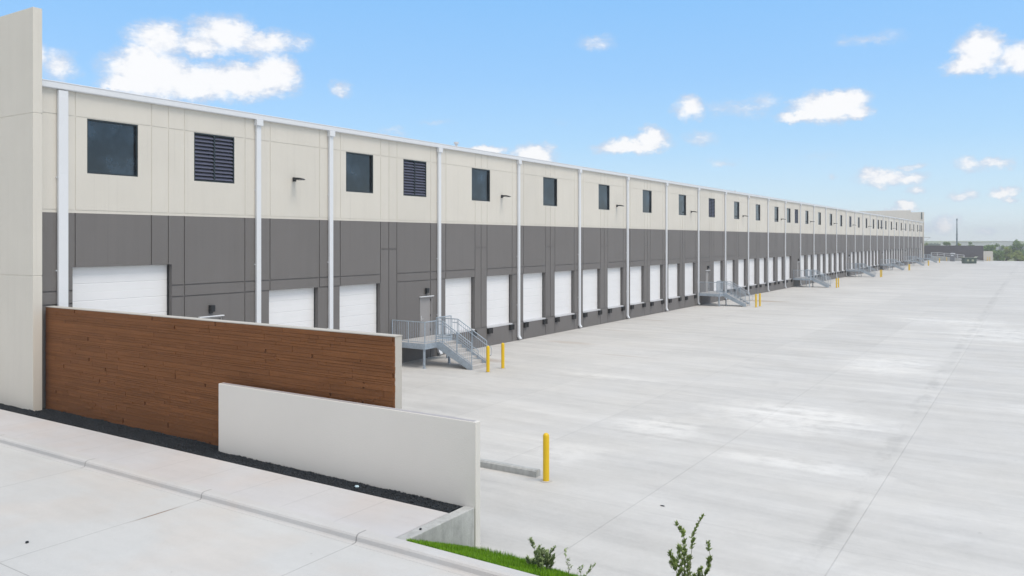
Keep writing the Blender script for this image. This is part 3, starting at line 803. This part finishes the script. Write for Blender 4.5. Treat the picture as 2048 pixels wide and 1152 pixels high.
# ------------------------------------------------------------------ far end of the court
DWL = empty('dark_screen_wall', (-27, 283, 0), 'long dark block screen wall closing the far end of the court', 'wall')
bm = BM(); box(bm, -44, -13.12, 282.9, 283.2, -.3, 4.4, .01); o = link('panel', bm, DARKWALL, DWL); local(o, DWL)
bm = BM(); box(bm, -44, -13.10, 282.88, 283.22, 4.401, 4.47, .01); o = link('coping', bm, DARKWALL, DWL); local(o, DWL)
bm = BM(); box(bm, -12.8, -10.4, 276.0, 276.25, -.3, 2.89, .02)
tag(link('stub_wall', bm, CREAM), 'short cream stub wall at the end of the dark screen wall', 'wall')
for x, l in ((-11.75, 'left'), (-11.15, 'right')): put_bollard(x, 275.2, l + ' bollard of the pair before the distant cream stub wall')
put_bollard(-21.6, 266.0, 'lone distant bollard in front of the concrete ramp')
# concrete ramp with pipe rails
RP = empty('access_ramp', (-20, 271, 0), 'concrete ramp with pipe rails sloping down from the far building corner', 'ramp')
bm = BM(); prism(bm, [(-26.2, -.2), (-26.2, 1.45), (-24.5, 1.45), (-12.6, .25), (-12.2, -.2)], 270.6, 272.4, 'y'); o = link('slab', bm, RAW, RP); local(o, RP)
bm = BM()
for y in (270.7, 272.3):
    for h in (.5, 1.0): tube(bm, [(-26.2, y, 1.45 + h), (-24.5, y, 1.45 + h), (-17.5, y, .75 + h)], .04, 6)
    for x in (-26.1, -24.5, -22.7, -21, -19.2, -17.5):
        zz = 1.45 if x < -24.5 else 1.45 - (x + 24.5) * .1008
        tube(bm, [(x, y, zz - .05), (x, y, zz + 1.0)], .04, 6)
o = link('railing', bm, STEEL, RP); local(o, RP)
# portable toilet
PT = empty('portable_toilet', (-20.2, 267.2, 0), 'grey portable toilet with a white roof beside the ramp', 'portable toilet')
bm = BM(); box(bm, -.6, .6, -.6, .6, .05, 2.15, .03)
for i in range(5): box(bm, -.5 + i * .22, -.42 + i * .22, -.63, -.6, .2, 2.05)
link('cabin', bm, PORTA, PT)
bm = BM(); prism(bm, [(-.68, 2.14), (-.62, 2.28), (-.3, 2.42), (.3, 2.42), (.62, 2.28), (.68, 2.14)], -.68, .68, 'y'); link('roof', bm, WHITE, PT)
bm = BM(); box(bm, -.35, .35, -.64, -.62, 1.55, 1.85); link('sign_panel', bm, WHITE, PT)
bm = BM(); box(bm, -.62, .62, -.62, .62, 0, .05); link('skid', bm, BLACK, PT)
# dumpster
DP = empty('dumpster', (-14.3, 239, 0), 'dark green dumpster with open lids standing alone on the concrete', 'dumpster', rz=R(25))
bm = BM(); prism(bm, [(-1.45, .15), (1.45, .15), (1.5, 1.55), (-1.5, 1.55)], -.85, .85, 'y')
for x in (-1.2, -.4, .4, 1.2): box(bm, x - .06, x + .06, -.93, -.84, .15, 1.5)
box(bm, -1.55, 1.55, -.93, .93, 1.5, 1.58); link('bin', bm, DGREEN, DP)
for s in (-1, 1):
    bm = BM(); box(bm, -.1, .1, -.7, .7, .75, .95); o = link('fork_pocket', bm, DGREEN, DP); o.location = (s * 1.56, 0, 0)
    bm = BM(); prism(bm, [(s * .1, 1.58), (s * 1.5, 1.60), (s * 1.9, 1.95), (s * 1.86, 1.98), (s * 1.48, 1.64), (s * .1, 1.62)], -.88, .88, 'y'); link('lid', bm, TWIG if False else simple('faded_lid_plastic', (.33, .34, .24), .6), DP)
for x in (-.62, .55):
    bm = BM(); box(bm, x - .25, x + .25, -.95, -.935, .7, 1.2); link('placard', bm, simple('pale_placard', (.35, .38, .27), .6), DP)
# monopole
MP = empty('monopole', (-21.4, 300, -.3), 'thin grey communications monopole rising behind the dark wall', 'mast')
bm = BM(); tube(bm, [(0, 0, 0), (0, 0, 8), (0, 0, 13.4)], [.28, .2, .11], 12); link('mast', bm, simple('blue_grey_steel', (.08, .13, .17), .5), MP)
bm = BM(); tube(bm, [(0, 0, 8.2), (0, 0, 8.4)], .33, 8); tube(bm, [(0, 0, 12.8), (0, 0, 13.5)], .2, 8); link('antenna', bm, simple('antenna_grey', (.10, .14, .18), .5), MP)

# ------------------------------------------------------------------ vegetation
def leaf_cloud(bm, rnd, blobs, count, size, squash=1.0):
    tot = sum(r ** 3 for _, r in blobs)
    for c, r in blobs:
        for i in range(int(count * r ** 3 / tot)):
            d = Vector((rnd.gauss(0, 1), rnd.gauss(0, 1), rnd.gauss(0, 1))).normalized()
            rr = r * (rnd.random() ** .45) * (1 + .35 * noise.noise(d * 2.2 + c))
            if rr > r * .5 and rnd.random() < .18: continue
            p = c + Vector((d.x, d.y, d.z * squash)) * rr
            n = Vector((rnd.gauss(0, 1), rnd.gauss(0, 1), rnd.gauss(0, 1) + .6)).normalized()
            u = n.orthogonal().normalized(); v = n.cross(u); s = size * rnd.uniform(.6, 1.3)
            q = [bm.verts.new(p + u * s * a + v * s * b_ * .6) for a, b_ in ((-1, 0), (0, -1), (1, 0), (0, 1))]
            bm.faces.new(q)
def tree(x, y, h, w_, seed, label, m, cnt=3600, lobes=12, low=.06, group='trees beyond the court'):
    rnd = random.Random(seed); root = empty('tree', (x, y, -.35), label, 'tree', group)
    bm = BM(); tube(bm, [(0, 0, 0), (.05 * w_, 0, h * .35), (0, .05, h * .7)], [.06 * w_ + .05, .04 * w_ + .03, .02], 7)
    blobs = []
    for i in range(lobes):
        a = rnd.uniform(0, 6.28); rr = rnd.uniform(.1, .36) * w_; z = h * rnd.uniform(low + .12, .84)
        c = Vector((math.cos(a) * rr, math.sin(a) * rr, z)); blobs.append((c, rnd.uniform(.17, .30) * w_ * (1.15 - .45 * z / h)))
        tube(bm, [(0, 0, h * .25), tuple(c * .6 + Vector((0, 0, h * .1))), tuple(c)], [.03 * w_, .018 * w_, .006], 5)
    blobs.append((Vector((0, 0, h * .86)), .15 * w_))
    link('trunk', bm, BARK, root)
    bm = BM(); leaf_cloud(bm, rnd, blobs, cnt, .032 * w_ + .06, .8); link('crown', bm, m, root)
    return root
TG = [(-1.6, 300, 7.0, 6.5, LEAF_A, 'big dark green tree at the right edge beyond the court'),
      (-5.0, 322, 7.9, 7.0, LEAF_A, 'tallest tree of the far right clump'),
      (-7.6, 296, 5.1, 4.6, LEAF_B, 'yellow-green bushy tree left of the tallest far tree'),
      (-10.6, 312, 6.2, 5.2, LEAF_A, 'rounded dark tree behind the cream stub wall, to its right'),
      (-13.8, 318, 5.6, 4.8, LEAF_A, 'small dark tree showing over the end of the dark wall'),
      (-.5, 330, 6.4, 5.5, LEAF_B, 'pale green tree cut by the right edge of the view'),
      (3.0, 306, 6.2, 6.0, LEAF_A, 'dark tree just past the right edge clump'),
      (-9.2, 290, 3.6, 3.8, LEAF_A, 'low dark bush on the lawn right of the cream stub wall'),
      (-4.4, 288, 3.8, 4.6, LEAF_B, 'low yellow-green bush under the tallest far tree'),
      (-36.5, 330, 6.7, 5.0, LEAF_A, 'small tree above the dark wall next to the building corner'),
      (-32.8, 326, 6.3, 3.6, LEAF_B, 'second small tree above the dark wall near the building'),
      (-26.2, 330, 6.7, 3.6, LEAF_A, 'small tree above the dark wall left of the mast'),
      (-23.6, 334, 6.4, 3.4, LEAF_B, 'faint small tree right behind the mast'),
      (-19.2, 326, 6.8, 3.6, LEAF_A, 'small tree above the middle of the dark wall, right of the mast')]
for i, (x, y, h, w_, m, l) in enumerate(TG): tree(x, y, h * (.9 if x > -16 else .95), w_, 40 + i, l, m)

# far horizon woods as one mass, far sheds
bm = BM(); rw = random.Random(9)
for i in range(9000):
    x = rw.uniform(-400, 300); y = 640 + 30 * noise.noise(Vector((x * .004, 0, 0))) + rw.uniform(0, 30)
    h = 2.8 + 1.0 * noise.noise(Vector((x * .02, 3, 0))) + .8 * noise.noise(Vector((x * .09, 3, 0)))
    z = rw.uniform(0, max(2, h)); s = rw.uniform(.8, 1.6)
    u = Vector((1, rw.uniform(-.5, .5), rw.uniform(-.4, .4))).normalized() * s; v = Vector((rw.uniform(-.4, .4), 0, 1)).normalized() * s * .8; p = Vector((x, y, z))
    bm.faces.new([bm.verts.new(p + a) for a in (-u, -v, u, v)])
tag(link('far_woods', bm, FARWOODS), 'low hazy belt of woods along the horizon', 'woods', kind='stuff')
def shed(x, y, w_, d, h, label):
    r = empty('distant_shed', (x, y, -.35), label, 'building', 'pale sheds on the horizon')
    bm = BM(); box(bm, -w_ / 2, w_ / 2, 0, d, 0, h); link('wall', bm, WHITE, r)
    bm = BM(); prism(bm, [(-w_ / 2 - .5, h + .01), (0, h + .35), (w_ / 2 + .5, h + .01)], -.5, d + .5, 'y'); link('roof', bm, ROOFM, r)
    bm = BM()
    for i in range(5): box(bm, -w_ * .4 + i * w_ * .18, -w_ * .4 + i * w_ * .18 + w_ * .06, -.2, -.02, 0, h * .55)
    link('door', bm, PORTA, r)
shed(-34, 540, 26, 18, 5.3, 'long low white shed on the horizon behind the dark wall')
shed(-62, 540, 9, 14, 5.0, 'small white shed on the horizon nearer the building corner')
shed(-17, 600, 11, 14, 5.6, 'pale shed on the horizon between the far trees')

# ------------------------------------------------------------------ foreground shrubs
def leaf(bm, p, d, L, wd, up=Vector((0, 0, 1))):
    d = d.normalized(); s = d.cross(up)
    if s.length < .05: s = d.cross(Vector((1, 0, 0)))
    s = s.normalized() * wd; mid = p + d * L * .5 + up * L * .06; tip = p + d * L
    bm.faces.new([bm.verts.new(v) for v in (p, mid - s, tip, mid + s)])
def shrub(x, y, h, seed, stems, label, m, name='shrub', spread=.35, leafL=.05, dens=1.0, bare=.15):
    z0 = bank_z(x, y); rnd = random.Random(seed); root = empty(name, (x, y, z0 - .02), label, 'shrub', 'young shrubs on the grass bank')
    bs, bl_ = BM(), BM()
    def branch(p, d, L, r, lvl, gap=.28):
        pts = [p.copy()]; q = p.copy(); dd = d.copy(); n = 7
        for i in range(n):
            dd = (dd + Vector((rnd.gauss(0, .12), rnd.gauss(0, .12), .06))).normalized(); q = q + dd * L / n; pts.append(q.copy())
        tube(bs, pts, [r * (1 - .8 * i / n) for i in range(n + 1)], 5, False)
        for i in range(1, n + 1):
            f = i / n
            if lvl == 0 and f > .3 and rnd.random() < .85:
                sd = Vector((rnd.gauss(0, 1), rnd.gauss(0, 1), .5)).normalized()
                branch(pts[i], (dd * .4 + sd * .7).normalized(), L * rnd.uniform(.15, .32), r * .5, 1)
            if (f < bare and lvl == 0) or (f < .8 and rnd.random() < gap): continue
            for k_ in range(int((5 if lvl else 3) * dens)):
                sd = Vector((rnd.gauss(0, 1), rnd.gauss(0, 1), rnd.uniform(.1, 1.2))).normalized()
                leaf(bl_, pts[i] + Vector((rnd.gauss(0, .008),) * 3), sd + dd * .6, leafL * rnd.uniform(.6, 1.15), leafL * .21)
    for s in stems:
        branch(Vector((s[0], s[1], 0)), Vector((s[2], s[3], 1)).normalized(), h * s[4], .011 * max(h, .6), 0)
    link('stem', bs, TWIG, root); link('foliage', bl_, m, root)
    return root
shrub(-4.55, 12.0, 1.16, 21, [(-.02, 0, -.15, .02, 1.0), (.02, .0, .20, .04, 1.0), (.02, 0, .46, .0, .78), (0, 0, -.05, .1, .62), (0, 0, .1, .1, .5), (0, 0, -.24, 0, .66)], 'tall leafy sapling with three upright stems against the court', LEAF_S, 'sapling', leafL=.06, dens=3.0, bare=.2)
rq = random.Random(77)
shrub(-7.06, 11.85, .46, 8, [(rq.uniform(-.12, .12), rq.uniform(-.1, .1), rq.uniform(-.75, .85), rq.uniform(-.4, .4), rq.uniform(.55, 1.0)) for _ in range(15)], 'small bushy grey-green shrub at the end of the white kerb', LEAF_G, leafL=.045, dens=2.6, bare=0)
shrub(-6.45, 11.75, .42, 12, [(0, 0, -.15, 0, 1.0), (.1, 0, .5, 0, .8), (.15, 0, .8, .1, 1.0)], 'sparse twiggy shrub between the bushy shrub and the sapling', LEAF_G, leafL=.045, dens=.9, bare=.3)
shrub(-7.6, 12.35, .22, 15, [(0, 0, .5, 0, .9), (0, 0, -.3, 0, .8), (.02, 0, .9, .1, 1.0)], 'thin weed sprouting at the top edge of the turf', LEAF_G, leafL=.07, dens=.6, bare=.4)

# ------------------------------------------------------------------ litter
def rock(name, loc, r, m, label, cat, sq=(1, 1, .6)):
    bm = BM(); bmesh.ops.create_icosphere(bm, subdivisions=2, radius=r)
    for v in bm.verts:
        v.co *= 1 + .45 * noise.noise(v.co * (1.8 / r) + Vector(loc)); v.co = Vector((v.co.x * sq[0], v.co.y * sq[1], v.co.z * sq[2]))
    o = link(name, bm, m); o.location = loc; tag(o, label, cat)
rock('stone', (-15.43, 7.52, .69), .03, GRAVELM, 'small dark stone lying on the driveway slab', 'stone')
rock('stone', (-9.56, 11.62, .84), .028, GRAVELM, 'dark lump of rock on top of the retaining wall', 'stone')
rock('crumpled_bag', (-12.35, 12.85, .85), .055, simple('pale_plastic', (.55, .72, .80), .4), 'crumpled pale blue plastic scrap on the black lava rock', 'litter', (1, .7, .5))
rock('stone', (-7.28, 17.66, .01), .035, GRAVELM, 'flat dark scrap on the court near the slab joints', 'stone', (1.6, .7, .3))

# ------------------------------------------------------------------ air
bm = BM(); box(bm, -420, 320, -120, 760, -1.4, 16.5)
hz = tag(link('haze', bm, []), 'thin pale daylight haze over the whole site', 'haze', kind='stuff')
hm = bpy.data.materials.new('haze'); hm.use_nodes = True; h = NT(hm.node_tree); h.n.clear()
ho = h.node('ShaderNodeOutputMaterial'); hv = h.node('ShaderNodeVolumePrincipled')
hv.inputs['Color'].default_value = (1, 1, 1, 1); hv.inputs['Density'].default_value = .0009; hv.inputs['Anisotropy'].default_value = .2
h.l.new(hv.outputs[0], ho.inputs['Volume']); hz.data.materials.append(hm)
